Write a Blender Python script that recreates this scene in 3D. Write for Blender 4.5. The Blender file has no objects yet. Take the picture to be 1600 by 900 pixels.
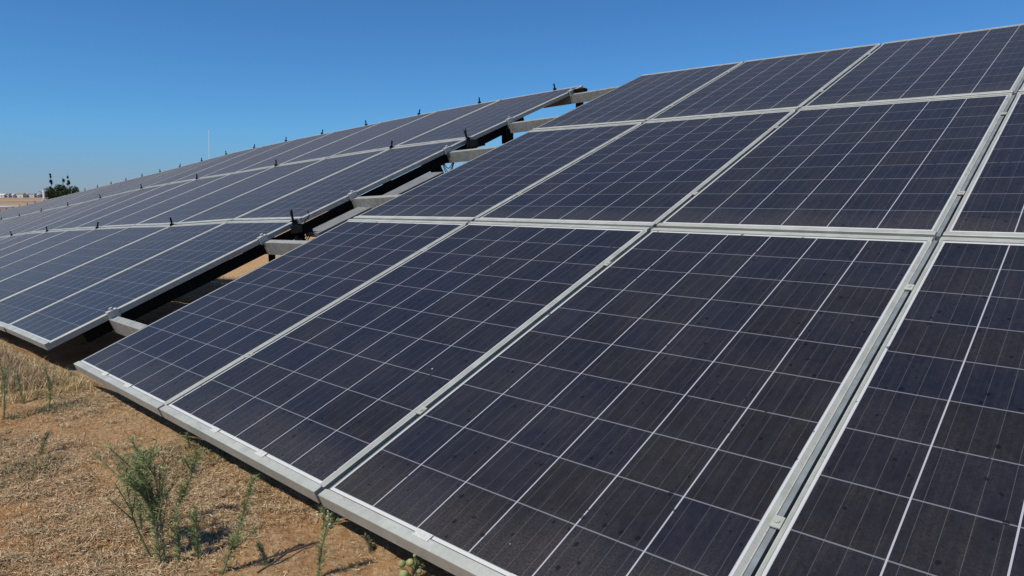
import bpy, bmesh, math, random
from mathutils import Vector, Matrix, noise
random.seed(7)
F_PIX = 1066.89
PITCH = 0.136001
G1 = [
  [(-1.979,2.984,0.126), (-0.974,4.136,0.739), (0.135,5.313,1.367), (1.191,6.479,1.972)],
  [(-1.244,2.300,0.136), (-0.206,3.467,0.750), (0.881,4.633,1.363), (1.914,5.809,1.969)],
  [(-0.499,1.619,0.133), (0.575,2.787,0.753), (1.619,3.957,1.363), (2.676,5.127,1.968)],
  [(0.258,0.941,0.142), (1.314,2.110,0.755), (2.354,3.290,1.356), (3.410,4.459,1.969)],
  [(1.007,0.263,0.144), (2.062,1.432,0.757), (3.103,2.612,1.359), (4.159,3.781,1.972)],
]
G2 = [
  [(-2.458,3.499,0.097), (-1.451,4.653,0.714), (-0.361,5.834,1.353), (0.718,7.001,1.962)],
  [(-3.225,4.241,0.045), (-2.215,5.387,0.677), (-1.127,6.566,1.322), (-0.107,7.732,1.923)],
  [(-4.021,4.961,-0.004), (-3.015,6.107,0.617), (-1.933,7.292,1.268), (-0.881,8.461,1.886)],
  [(-4.812,5.685,-0.051), (-3.786,6.842,0.572), (-2.716,8.022,1.215), (-1.691,9.186,1.831)],
  [(-5.596,6.413,-0.108), (-4.567,7.572,0.518), (-3.524,8.742,1.149), (-2.501,9.909,1.773)],
  [(-6.380,7.141,-0.164), (-5.343,8.305,0.466), (-4.300,9.474,1.099), (-3.267,10.642,1.729)],
  [(-7.159,7.872,-0.228), (-6.119,9.038,0.405), (-5.076,10.206,1.040), (-4.038,11.374,1.673)],
  [(-7.938,8.603,-0.292), (-6.897,9.770,0.343), (-5.854,10.938,0.980), (-4.814,12.106,1.615)],
  [(-8.709,9.337,-0.376), (-7.666,10.505,0.262), (-6.624,11.673,0.900), (-5.582,12.840,1.537)],
  [(-9.479,10.072,-0.460), (-8.437,11.239,0.179), (-7.396,12.407,0.819), (-6.354,13.574,1.458)],
  [(-10.250,10.806,-0.544), (-9.209,11.974,0.097), (-8.167,13.141,0.738), (-7.126,14.308,1.378)],
  [(-11.023,11.540,-0.620), (-9.983,12.707,0.022), (-8.942,13.874,0.664), (-7.901,15.041,1.306)],
  [(-11.797,12.273,-0.696), (-10.757,13.440,-0.053), (-9.717,14.606,0.590), (-8.677,15.773,1.234)],
  [(-12.570,13.006,-0.773), (-11.531,14.173,-0.128), (-10.491,15.339,0.517), (-9.452,16.506,1.162)],
  [(-13.343,13.740,-0.850), (-12.304,14.906,-0.204), (-11.266,16.072,0.442), (-10.227,17.239,1.088)],
  [(-14.116,14.473,-0.928), (-13.078,15.639,-0.280), (-12.040,16.805,0.367), (-11.001,17.971,1.015)],
  [(-14.889,15.207,-1.006), (-13.852,16.373,-0.357), (-12.814,17.538,0.292), (-11.776,18.704,0.941)],
  [(-15.663,15.940,-1.081), (-14.626,17.105,-0.430), (-13.589,18.271,0.220), (-12.552,19.437,0.870)],
  [(-16.437,16.673,-1.156), (-15.401,17.838,-0.504), (-14.364,19.004,0.148), (-13.328,20.169,0.799)],
  [(-17.211,17.406,-1.231), (-16.175,18.571,-0.578), (-15.139,19.736,0.075), (-14.103,20.901,0.728)],
  [(-17.986,18.139,-1.306), (-16.950,19.304,-0.651), (-15.915,20.469,0.003), (-14.879,21.634,0.658)],
  [(-18.759,18.872,-1.382), (-17.724,20.037,-0.726), (-16.689,21.202,-0.071), (-15.654,22.366,0.585)],
  [(-19.533,19.606,-1.459), (-18.498,20.770,-0.801), (-17.464,21.934,-0.144), (-16.430,23.099,0.513)],
  [(-20.306,20.339,-1.535), (-19.272,21.503,-0.876), (-18.239,22.667,-0.218), (-17.205,23.831,0.441)],
  [(-21.080,21.072,-1.611), (-20.046,22.236,-0.951), (-19.013,23.400,-0.292), (-17.980,24.564,0.368)],
  [(-21.852,21.806,-1.690), (-20.820,22.970,-1.029), (-19.787,24.133,-0.367), (-18.754,25.297,0.294)],
  [(-22.625,22.539,-1.769), (-21.593,23.703,-1.106), (-20.561,24.866,-0.443), (-19.529,26.030,0.220)],
  [(-23.397,23.273,-1.847), (-22.366,24.436,-1.183), (-21.334,25.600,-0.519), (-20.303,26.763,0.145)],
  [(-24.170,24.007,-1.926), (-23.139,25.170,-1.260), (-22.108,26.333,-0.595), (-21.077,27.496,0.071)],
]

EYE = 0.88
V = Vector
G1 = [[V(p) for p in r] for r in G1]
G2 = [[V(p) for p in r] for r in G2]
sc = bpy.context.scene
COL = sc.collection
CEN = {}

# ------------------------------------------------------------------ camera
cam_d = bpy.data.cameras.new('camera'); cam = bpy.data.objects.new('camera', cam_d); COL.objects.link(cam)
cam_d.sensor_width = 36.0; cam_d.lens = F_PIX / 1600.0 * 36.0
cam_d.clip_start = 0.05; cam_d.clip_end = 20000
cam.location = (0, 0, EYE); cam.rotation_euler = (math.pi / 2 - PITCH, 0, 0)
sc.camera = cam
FWD = V((0, math.cos(PITCH), -math.sin(PITCH))); UPV = V((0, math.sin(PITCH), math.cos(PITCH)))
def ray(x, y): return V((1, 0, 0)) * ((x - 800) / F_PIX) + UPV * ((450 - y) / F_PIX) + FWD

# ------------------------------------------------------------------ directions of the array
UH = (G1[3][0] - G1[0][0]); UH.z = 0; UH.normalize()           # along the rows, towards the camera
VH = V((-UH.y, UH.x, 0))                                        # uphill side of the tables, horizontal
O0 = G1[0][0].copy()

# ------------------------------------------------------------------ terrain
_S = []
for r in G2:
    _S.append((-(r[0] - O0).dot(UH), r[0].z - 0.095))
def lerp(a, b, t): return a + (b - a) * t
def sstep(t): t = max(0, min(1, t)); return t * t * (3 - 2 * t)
def gbase(x, y):
    p = V((x, y, 0)); s = -(p - V((O0.x, O0.y, 0))).dot(UH); t = (p - V((O0.x, O0.y, 0))).dot(VH)
    if s < 0: z = O0.z - 0.115 + min(0.04, -s * 0.012)
    elif s < _S[0][0]: z = lerp(O0.z - 0.115, _S[0][1], s / _S[0][0])
    elif s >= _S[-1][0]:
        z = _S[-1][1] - 0.05 * (s - _S[-1][0])
    else:
        k = 0
        while _S[k + 1][0] < s: k += 1
        z = lerp(_S[k][1], _S[k + 1][1], (s - _S[k][0]) / (_S[k + 1][0] - _S[k][0]))
    d = math.hypot(x, y)
    z -= 0.06 * sstep((t - 0.07) / 0.14) * (1 if t < 3 else max(0, 1 - (t - 3)))      # ground dropped under the tables to keep the gap front in shade
    if t > 1.0: z -= 0.075 * (min(t, 9.0) - 1.0)
    far = -3.15
    z = max(z, far) if s > 30 else z
    return lerp(z, far, sstep((d - 45) / 110))
def gz(x, y):
    d = math.hypot(x, y)
    z = gbase(x, y)
    if d < 40:
        z += 0.022 * noise.noise(V((x * 1.3, y * 1.3, 3))) + 0.012 * noise.noise(V((x * 5, y * 5, 9)))
        if d < 9: z += 0.012 * noise.noise(V((x * 17, y * 17, 1))) + 0.005 * noise.noise(V((x * 41, y * 41, 4)))
    elif d > 150: z += 0.25 * noise.noise(V((x / 160, y / 160, 5)))
    return z
def ground_at(px, py, z0=None):
    r = ray(px, py); z = 0.0
    for _ in range(12):
        t = (z - EYE) / r.z; P = V((r.x * t, r.y * t, 0)); z = gz(P.x, P.y)
    return V((P.x, P.y, z))

# ------------------------------------------------------------------ node helpers
class NT:
    def __init__(s, name):
        s.m = bpy.data.materials.new(name); s.m.use_nodes = True
        s.t = s.m.node_tree; s.n = s.t.nodes; s.b = s.n['Principled BSDF']
    def add(s, typ, **kw):
        n = s.n.new(typ)
        for k, v in kw.items(): setattr(n, k, v)
        return n
    def link(s, a, b): s.t.links.new(a, b)
    def put(s, sock, v):
        if isinstance(v, bpy.types.NodeSocket): s.link(v, sock)
        else:
            if isinstance(v, (tuple, list)) and len(v) == 3 and sock.type == 'RGBA': v = (*v, 1)
            sock.default_value = v
    def math(s, op, a, b=0.0, c=None, clamp=False):
        n = s.add('ShaderNodeMath', operation=op, use_clamp=clamp)
        s.put(n.inputs[0], a); s.put(n.inputs[1], b)
        if c is not None: s.put(n.inputs[2], c)
        return n.outputs[0]
    def mix(s, f, a, b, typ='MIX'):
        n = s.add('ShaderNodeMix', data_type='RGBA', blend_type=typ)
        s.put(n.inputs[0], f); s.put(n.inputs[6], a); s.put(n.inputs[7], b)
        return n.outputs[2]
    def noise(s, vec, scale, detail=3, rough=0.55):
        n = s.add('ShaderNodeTexNoise'); s.put(n.inputs['Vector'], vec)
        n.inputs['Scale'].default_value = scale; n.inputs['Detail'].default_value = detail; n.inputs['Roughness'].default_value = rough
        return n.outputs['Fac']
    def ramp(s, f, lo, hi):
        n = s.add('ShaderNodeMapRange'); n.interpolation_type = 'SMOOTHSTEP'
        s.put(n.inputs[0], f); n.inputs[1].default_value = lo; n.inputs[2].default_value = hi
        return n.outputs[0]
    def scale(s, vec, sc3):
        n = s.add('ShaderNodeVectorMath', operation='MULTIPLY'); s.put(n.inputs[0], vec); n.inputs[1].default_value = sc3
        return n.outputs[0]
    def pos(s): return s.add('ShaderNodeNewGeometry').outputs['Position']
    def bump(s, h, strength=0.5, dist=0.01):
        n = s.add('ShaderNodeBump'); n.inputs['Strength'].default_value = strength; n.inputs['Distance'].default_value = dist
        s.put(n.inputs['Height'], h); s.link(n.outputs[0], s.b.inputs['Normal'])
    def set(s, **kw):
        for k, v in kw.items(): s.put(s.b.inputs[k.replace('_', ' ')], v)

def simple(name, col, rough=0.6, metal=0.0, var=0.25, scale=20, bump=0.0):
    t = NT(name); p = t.add('ShaderNodeTexCoord').outputs['Object']
    n = t.noise(p, scale, 4)
    c2 = tuple(c * (1 - var) for c in col); c1 = tuple(min(1, c * (1 + var)) for c in col)
    t.set(Base_Color=t.mix(t.ramp(n, 0.3, 0.7), c2, c1), Roughness=rough, Metallic=metal)
    if bump: t.bump(n, bump, 0.01)
    return t.m

# --- solar cell sheet ------------------------------------------------------------
PW, PL = 0.992, 1.668          # module
LIP, LE = 0.011, 0.025           # frame top width along the sides and at the two ends
MU, MV = 0.0055, 0.012         # backsheet margins beside the cells
SW, SL = PW - 2 * LIP, PL - 2 * LE
CU, CV = (SW - 2 * MU) / 6, (SL - 2 * MV) / 10
def cell_material():
    t = NT('solar_cells')
    uv = t.add('ShaderNodeUVMap').outputs[0]
    sep = t.add('ShaderNodeSeparateXYZ'); t.link(uv, sep.inputs[0]); u, v = sep.outputs[0], sep.outputs[1]
    rnd = t.add('ShaderNodeObjectInfo').outputs['Random']
    cu = t.math('DIVIDE', t.math('SUBTRACT', u, MU), CU); cv = t.math('DIVIDE', t.math('SUBTRACT', v, MV), CV)
    fu, fv = t.math('FRACT', cu), t.math('FRACT', cv); iu, iv = t.math('FLOOR', cu), t.math('FLOOR', cv)
    # distance to the nearest cell border in metres
    du = t.math('MULTIPLY', t.math('MINIMUM', fu, t.math('SUBTRACT', 1.0, fu)), CU)
    dv = t.math('MULTIPLY', t.math('MINIMUM', fv, t.math('SUBTRACT', 1.0, fv)), CV)
    lu = t.math('LESS_THAN', du, 0.0016); lv = t.math('LESS_THAN', dv, 0.0016)
    out_u = t.math('MAXIMUM', t.math('LESS_THAN', cu, 0.0), t.math('GREATER_THAN', cu, 6.0))
    out_v = t.math('MAXIMUM', t.math('LESS_THAN', cv, 0.0), t.math('GREATER_THAN', cv, 10.0))
    # four bus bars per cell
    fb = t.math('FRACT', t.math('MULTIPLY', fu, 4.0))
    bus = t.math('LESS_THAN', t.math('ABSOLUTE', t.math('SUBTRACT', fb, 0.5)), 0.0125)
    comb = t.add('ShaderNodeCombineXYZ'); t.link(iu, comb.inputs[0]); t.link(iv, comb.inputs[1]); t.link(t.math('MULTIPLY', rnd, 91.0), comb.inputs[2])
    wn = t.add('ShaderNodeTexWhiteNoise'); t.link(comb.outputs[0], wn.inputs['Vector'])
    comb2 = t.add('ShaderNodeCombineXYZ'); t.link(u, comb2.inputs[0]); t.link(v, comb2.inputs[1]); t.link(t.math('MULTIPLY', rnd, 37.0), comb2.inputs[2])
    P = comb2.outputs[0]
    cell = t.mix(wn.outputs['Value'], (0.0085, 0.0090, 0.0175), (0.0118, 0.0098, 0.0102))
    # crystal grains
    vor = t.add('ShaderNodeTexVoronoi'); t.put(vor.inputs['Vector'], t.scale(P, (1.0, 0.55, 1.0))); vor.inputs['Scale'].default_value = 110
    gsep = t.add('ShaderNodeSeparateColor'); t.link(vor.outputs['Color'], gsep.inputs[0])
    cell = t.mix(t.math('MULTIPLY', gsep.outputs[0], 0.55), cell, (0.018, 0.018, 0.025))
    # module wide drift of the blue coating
    cell = t.mix(t.math('MULTIPLY', t.ramp(t.noise(P, 2.2, 2), 0.35, 0.7), 0.35), cell, (0.012, 0.014, 0.026))
    col = t.mix(t.math('MULTIPLY', bus, 0.75), cell, (0.085, 0.085, 0.090))
    col = t.mix(lv, col, (0.155, 0.155, 0.165))
    col = t.mix(lu, col, (0.38, 0.38, 0.395))
    col = t.mix(out_u, col, (0.50, 0.50, 0.47))
    col = t.mix(out_v, col, (0.58, 0.58, 0.53))
    sep_v = t.math('MINIMUM', v, t.math('SUBTRACT', SL, v))
    seal = t.math('LESS_THAN', sep_v, t.math('ADD', 0.0025, t.math('MULTIPLY', rnd, 0.0015)))
    # dust: rain streaks down the slope, fine film, dirt gathered at the low edge
    streak = t.noise(t.scale(P, (26.0, 1.1, 1.0)), 3.0, 4, 0.7)
    film = t.noise(P, 5.0, 5, 0.6)
    fine = t.noise(P, 210.0, 3, 0.7)
    low = t.math('SUBTRACT', 1.0, t.ramp(t.math('ADD', v, t.math('MULTIPLY', film, -0.10)), 0.0, 0.17))
    dust = t.math('ADD', t.math('MULTIPLY', t.ramp(streak, 0.40, 0.80), 0.030), t.math('MULTIPLY', t.ramp(film, 0.30, 0.80), 0.024))
    dust = t.math('ADD', dust, t.math('MULTIPLY', low, 0.05))
    dust = t.math('MULTIPLY', dust, t.math('ADD', 0.10, t.math('MULTIPLY', t.ramp(fine, 0.25, 0.75), 1.8)))
    dust = t.math('ADD', dust, t.math('MULTIPLY', rnd, 0.008))
    col = t.mix(dust, col, (0.34, 0.285, 0.20))
    # dried drops
    v2 = t.add('ShaderNodeTexVoronoi'); t.put(v2.inputs['Vector'], t.scale(P, (1, 0.8, 1))); v2.inputs['Scale'].default_value = 38
    s2 = t.add('ShaderNodeSeparateColor'); t.link(v2.outputs['Color'], s2.inputs[0])
    rad = t.math('MULTIPLY', t.math('SUBTRACT', s2.outputs[1], 0.35, clamp=True), 0.34)
    wob = t.math('ADD', v2.outputs['Distance'], t.math('MULTIPLY', t.math('SUBTRACT', t.noise(P, 190, 1), 0.5), 0.22))
    drop = t.math('LESS_THAN', wob, rad)
    col = t.mix(t.math('MULTIPLY', drop, 0.7), col, (0.0025, 0.0026, 0.0045))
    v3 = t.add('ShaderNodeTexVoronoi'); t.put(v3.inputs['Vector'], P); v3.inputs['Scale'].default_value = 7
    s3 = t.add('ShaderNodeSeparateColor'); t.link(v3.outputs['Color'], s3.inputs[0])
    speck = t.math('LESS_THAN', v3.outputs['Distance'], t.math('MULTIPLY', t.math('SUBTRACT', s3.outputs[0], 0.80, clamp=True), 0.16))
    col = t.mix(speck, col, (0.45, 0.45, 0.42))
    col = t.mix(t.math('MULTIPLY', seal, 0.85), col, (0.05, 0.05, 0.04))
    t.set(Base_Color=col, Roughness=t.math('ADD', 0.34, t.math('MULTIPLY', film, 0.14)), IOR=1.36, Specular_Tint=(1.0, 0.82, 0.60))
    t.set(Sheen_Weight=1.0, Sheen_Roughness=0.21, Sheen_Tint=(1.0, 0.94, 0.74))
    return t.m
M_CELL = cell_material()

def frame_material():
    t = NT('anodised_frame'); p = t.pos()
    n = t.noise(p, 14, 5, 0.65); f = t.noise(t.scale(p, (1, 1, 1)), 120, 2)
    c = t.mix(t.ramp(n, 0.3, 0.72), (0.36, 0.36, 0.305), (0.475, 0.475, 0.405))
    c = t.mix(t.math('MULTIPLY', t.ramp(f, 0.5, 0.8), 0.35), c, (0.36, 0.33, 0.26))
    st = t.noise(p, 3.5, 6, 0.75); c = t.mix(t.math('MULTIPLY', t.ramp(st, 0.52, 0.68), 0.4), c, (0.27, 0.25, 0.20))
    pit = t.noise(p, 45, 4, 0.7); c = t.mix(t.math('MULTIPLY', t.ramp(pit, 0.60, 0.72), 0.5), c, (0.20, 0.18, 0.14))
    t.set(Base_Color=c, Metallic=0.12, Roughness=t.math('ADD', 0.40, t.math('MULTIPLY', n, 0.2)))
    return t.m
M_FRAME = frame_material()
M_STEEL = simple('galvanised_steel', (0.33, 0.325, 0.28), 0.6, 0.25, 0.16, 30)
M_RAIL = simple('worn_aluminium', (0.25, 0.27, 0.26), 0.45, 0.3, 0.15, 20)
M_DARK = simple('dark_painted_steel', (0.005, 0.006, 0.006), 0.8, 0.0, 0.3, 25)  # near-black: gap posts are black, far rack beams carry shade as colour
M_PALE = simple('pale_galvanised_sheet', (0.19, 0.19, 0.18), 0.6, 0.1, 0.12, 14)
M_CLAMP = simple('bright_clamp', (0.50, 0.50, 0.45), 0.5, 0.2, 0.15, 90)
M_PIN = simple('black_pin', (0.005, 0.006, 0.007), 0.7, 0.0, 0.2, 60)
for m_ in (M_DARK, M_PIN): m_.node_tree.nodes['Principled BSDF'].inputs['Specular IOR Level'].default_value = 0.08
M_DUSTPATCH = simple('dried_dust', (0.50, 0.495, 0.44), 0.9, 0.0, 0.12, 160)
M_BACK = simple('white_backsheet', (0.42, 0.42, 0.41), 0.7)

# ------------------------------------------------------------------ object helpers
def obj(name, verts, faces, mat, parent=None, uvs=None, smooth=False, mats=None, midx=None):
    me = bpy.data.meshes.new(name); me.from_pydata([tuple(v) for v in verts], [], faces)
    if uvs:
        lay = me.uv_layers.new(name='UVMap')
        for i, q in enumerate(uvs): lay.data[i].uv = q
    me.materials.append(mat)
    for m in (mats or []): me.materials.append(m)
    if midx:
        for i, k in enumerate(midx): me.polygons[i].material_index = k
    if smooth:
        for p in me.polygons: p.use_smooth = True
    me.update()
    o = bpy.data.objects.new(name, me); COL.objects.link(o)
    if parent: o.parent = parent
    return o
def thing(name, label, cat, loc, group=None):
    o = bpy.data.objects.new(name, None); o.empty_display_size = 0.1; COL.objects.link(o); o.location = loc
    o['label'] = label; o['category'] = cat
    if group: o['group'] = group
    return o
def tag(o, label, cat, group=None):
    o['label'] = label; o['category'] = cat
    if group: o['group'] = group
    return o

class MB:
    """collects boxes and tubes, origin at base"""
    def __init__(s, base=V((0, 0, 0))): s.v = []; s.f = []; s.b = V(base)
    def box8(s, c):
        i = len(s.v); s.v += [q - s.b for q in c]
        s.f += [[i+j for j in q] for q in ((0,3,2,1),(4,5,6,7),(0,1,5,4),(1,2,6,5),(2,3,7,6),(3,0,4,7))]
    def bar(s, a, b, w, h, up=V((0, 0, 1)), top=False):
        """bar from a to b, width w across, height h along up; a,b on its axis (or on its top face)"""
        d = (b - a).normalized(); side = d.cross(up).normalized(); upn = side.cross(d).normalized()
        o = -upn * h / 2 if top else V((0, 0, 0))
        c = []
        for (q) in (-1, 1):
            for e, k in ((a, -1), (a, 1), (b, 1), (b, -1)):
                c.append(e + side * (k * w / 2) + upn * (q * h / 2) + o)
        s.box8(c)
    def tube(s, pts, r, n=6, close=True):
        rings = []
        for i, p in enumerate(pts):
            d = (pts[min(i + 1, len(pts) - 1)] - pts[max(i - 1, 0)]).normalized()
            a = d.cross(V((0, 0, 1)));
            if a.length < 1e-3: a = d.cross(V((1, 0, 0)))
            a.normalize(); b = d.cross(a)
            rr = r[i] if isinstance(r, (list, tuple)) else r
            rings.append([p + (a * math.cos(2*math.pi*k/n) + b * math.sin(2*math.pi*k/n)) * rr for k in range(n)])
        i0 = len(s.v)
        for R_ in rings: s.v += [q - s.b for q in R_]
        for i in range(len(rings) - 1):
            for k in range(n):
                a = i0 + i*n + k; b2 = i0 + i*n + (k+1) % n
                s.f.append([a, b2, b2 + n, a + n])
        if close:
            s.f.append([i0 + k for k in range(n)][::-1]); s.f.append([i0 + (len(rings)-1)*n + k for k in range(n)])
    def ball(s, c, r, n=8, m=6, sq=(1,1,1)):
        i0 = len(s.v)
        for j in range(m + 1):
            ph = math.pi * j / m
            for k in range(n):
                th = 2*math.pi*k/n
                s.v.append(c - s.b + V((r*sq[0]*math.sin(ph)*math.cos(th), r*sq[1]*math.sin(ph)*math.sin(th), r*sq[2]*math.cos(ph))))
        for j in range(m):
            for k in range(n):
                a = i0 + j*n + k; b = i0 + j*n + (k+1) % n
                s.f.append([a, a + n, b + n, b])
    def build(s, name, mat, parent=None, smooth=False): return obj(name, s.v, s.f, mat, parent, smooth=smooth)

# ------------------------------------------------------------------ solar panels
def patch(p00, p10, p01, p11):
    """corner pitch points -> F(a, b, c): metres along width, length, height above the sheet"""
    W = (p10 - p00).length; L = (p01 - p00).length
    ou = (W - PW * W / 1.010) / 2; ov = (L - PL * L / 1.690) / 2
    n = (p10 - p00).cross(p01 - p00).normalized()
    if n.z < 0: n = -n
    kw, kl = (W - 2 * ou) / PW, (L - 2 * ov) / PL
    def F(a, b, c=0.0):
        s, t = (ou + a * kw) / W, (ov + b * kl) / L
        return p00*(1-s)*(1-t) + p10*s*(1-t) + p01*(1-s)*t + p11*s*t + n*c
    return F, n
FH = 0.038
def make_panel(pts, label, group, near=False, pins=(), clamps_r=(), clamps_l=(), dust=False, shift=0.0):
    j = 0.0016
    q = [p + V((0, 0, random.uniform(-j, j))) + UH * shift for p in pts]
    F, n = patch(*q)
    base = F(PW / 2, 0, -FH)
    root = thing('solar_panel', label, 'solar panel', base, group)
    def L(a, b, c=0.0): return F(a, b, c) - base
    # frame ring
    o, h, l = 0.0, FH, LIP
    vs, fs = [], []
    def rect(x0, y0, x1, y1, c):
        i = len(vs); vs.extend([L(x0, y0, c), L(x1, y0, c), L(x1, y1, c), L(x0, y1, c)]); return i
    cham = 0.0012
    r0 = rect(0, 0, PW, PL, -h)
    # side profiles sloped outwards to make them shade darker, end profiles stay flat
    def ring(x0, y0, x1, y1, cs, ce):
        i = len(vs); vs.extend([L(x0, y0, ce), L(x1, y0, ce), L(x1, y1, ce), L(x0, y1, ce),
                                L(x0, y0 + LE, cs), L(x1, y0 + LE, cs), L(x1, y1 - LE, cs), L(x0, y1 - LE, cs)]); return i
    ra = len(vs); hs = 0.0072
    # outer corner points at full height, side points lowered
    P8 = [(0, 0, -cham), (PW, 0, -cham), (PW, LE * .9, -cham), (PW, LE * 1.1, -hs), (PW, PL - LE * 1.1, -hs), (PW, PL - LE * .9, -cham), (PW, PL, -cham), (0, PL, -cham), (0, PL - LE * .9, -cham), (0, PL - LE * 1.1, -hs), (0, LE * 1.1, -hs), (0, LE * .9, -cham)]
    Q8 = [(cham, cham, 0), (PW - cham, cham, 0), (PW - cham, LE * .9, 0), (PW - .0025, LE * 1.1, -.0066), (PW - .0025, PL - LE * 1.1, -.0066), (PW - cham, PL - LE * .9, 0), (PW - cham, PL - cham, 0), (cham, PL - cham, 0), (cham, PL - LE * .9, 0), (.0025, PL - LE * 1.1, -.0066), (.0025, LE * 1.1, -.0066), (cham, LE * .9, 0)]
    R8 = [(l, LE, 0), (PW - l, LE, 0), (PW - l, LE, 0), (PW - l, LE * 1.1, 0), (PW - l, PL - LE * 1.1, 0), (PW - l, PL - LE, 0), (PW - l, PL - LE, 0), (l, PL - LE, 0), (l, PL - LE, 0), (l, PL - LE * 1.1, 0), (l, LE * 1.1, 0), (l, LE, 0)]
    B8 = [(x, y, -h) for x, y, _ in P8]
    for grp in (B8, P8, Q8, R8): vs.extend([L(*q_) for q_ in grp])
    for g_ in range(3):
        for k in range(12): fs.append([ra + g_*12 + k, ra + g_*12 + (k+1) % 12, ra + (g_+1)*12 + (k+1) % 12, ra + (g_+1)*12 + k])
    r3 = rect(l, LE, PW - l, PL - LE, 0); r4 = rect(l, LE, PW - l, PL - LE, -0.006)
    r5 = rect(0.028, 0.028, PW - 0.028, PL - 0.028, -h); r6 = rect(0.002, 0.002, PW - .002, PL - .002, -0.008)
    for a, b in ((r3, r4), (r5, r0)):
        for k in range(4): fs.append([a + k, a + (k + 1) % 4, b + (k + 1) % 4, b + k])
    flip = (pts[1] - pts[0]).cross(pts[2] - pts[0]).z < 0
    if flip: fs = [f[::-1] for f in fs]
    obj('frame', vs, fs, M_FRAME, root)
    # glass sheet with cells (top) and backsheet (under)
    NX, NY = 4, 6; vs, fs, uvl, mi = [], [], [], []
    for q_, c in ((0, -0.0022), (1, -0.0075)):
        o_ = len(vs)
        for jj in range(NY + 1):
            for ii in range(NX + 1): vs.append(L(l + SW * ii / NX, LE + SL * jj / NY, c))
        for jj in range(NY):
            for ii in range(NX):
                a_ = jj * (NX + 1) + ii; fc = [a_, a_ + 1, a_ + NX + 2, a_ + NX + 1]
                if (q_ == 1) != flip: fc = fc[::-1]
                fs.append([k + o_ for k in fc]); mi.append(q_)
                uvl += [(SW * (k % (NX + 1)) / NX, SL * (k // (NX + 1)) / NY) for k in fc]
    obj('cell_glass', vs, fs, M_CELL, root, uvs=uvl, mats=[M_BACK], midx=mi, smooth=True)
    for (a, b, hh) in pins:                       # small upright pins standing on the frame
        m = MB(); p = L(a, b, 0.0); lean = V((random.uniform(-.012, .012), random.uniform(-.012, .012), 0))
        m.bar(p - V((0,0,.01)), p + V((0, 0, 0.018)), 0.030, 0.022, up=UH); m.bar(p + V((0, 0, 0.012)), p + V((0, 0, hh)) + lean, 0.012, 0.010, up=UH)
        m.build('mounting_pin', M_PIN, root)
    for (a, b) in clamps_r:                       # clamp bridging the joint to the next panel
        m = MB(); g = 0.018 + shift * 0 
        A_ = L(PW - 0.001, b, -0.0035); B_ = L(PW + 0.018 + a + 0.001, b, -0.0035)
        m.bar(A_, B_, 0.030, 0.003, up=n); m.tube([L(PW + .009 + a/2, b, -.003), L(PW + .009 + a/2, b, .001)], .0055, 8)
        m.build('clamp', M_FRAME, root)
    for (a, b) in clamps_l:                       # end clamp over the outer frame
        m = MB(); m.bar(L(a - 0.03, b, .004), L(a + 0.012, b, .004), 0.045, 0.006, up=n); m.bar(L(a - 0.012, b, -.045), L(a - 0.012, b, .002), 0.04, 0.006, up=UH)
        m.tube([L(a - .016, b, .004), L(a - .016, b, .020)], .010, 8)
        m.build('end_clamp', M_CLAMP, root)
    if dust:
        for k in range(2):
            a = PW * (0.36 + 0.30 * k) + random.uniform(-.03, .03); w = random.uniform(.018, .032)
            m = MB(); m.bar(L(a - w, 0.026, .0006), L(a + w, 0.026, .0006), 0.020, 0.0022, up=n)
            m.build('drain_clip', M_DUSTPATCH, root)
    return root

ORD = ['first','second','third','fourth','fifth','sixth','seventh','eighth','ninth','tenth','eleventh','twelfth','thirteenth','fourteenth','fifteenth',
       'sixteenth','seventeenth','eighteenth','nineteenth','twentieth','twenty-first','twenty-second','twenty-third','twenty-fourth','twenty-fifth','twenty-sixth','twenty-seventh','twenty-eighth']
ROWN = ['bottom', 'middle', 'top']
NEARTXT = {(0,0): 'dusty black panel in the bottom row whose low corner juts over the bare gap',
           (1,0): 'dusty panel low in the front table, second column from the open gap',
           (2,0): 'large speckled panel filling the centre foreground, bottom row, third column from gap',
           (3,0): 'blue-black panel in the lower right corner, past the wide dark slit',
           (0,1): 'grey-violet panel of the front table, middle row, beside the open gap',
           (1,1): 'middle-row panel of the front table, second column from the open gap',
           (2,1): 'middle-row panel of the front table, directly before the wide dark slit',
           (3,1): 'panel cut by the right picture edge, middle row past the dark slit',
           (0,2): 'top-row panel of the front table rising against the sky beside the gap',
           (1,2): 'top-row panel of the front table, second column from the open gap',
           (2,2): 'top-row panel at the upper right, directly before the wide dark slit',
           (3,2): 'top-row panel beyond the dark slit, almost outside the picture'}
for i in range(4):
    for j in range(3):
        if (i, j) == (3, 2): pass
        pts = (G1[i][j], G1[i+1][j], G1[i][j+1], G1[i+1][j+1])
        cr = [(0.0 if i == 2 else 0.0, PL * t) for t in (0.22, 0.80)] if i < 3 else []
        cl = [(0.0, PL * t) for t in (0.22, 0.80)] if i == 0 else []
        make_panel(pts, NEARTXT[(i, j)], 'solar panels of the front table', True, clamps_r=cr, clamps_l=[], dust=(j == 0), shift=0.002 if i == 3 else 0.0)

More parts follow.
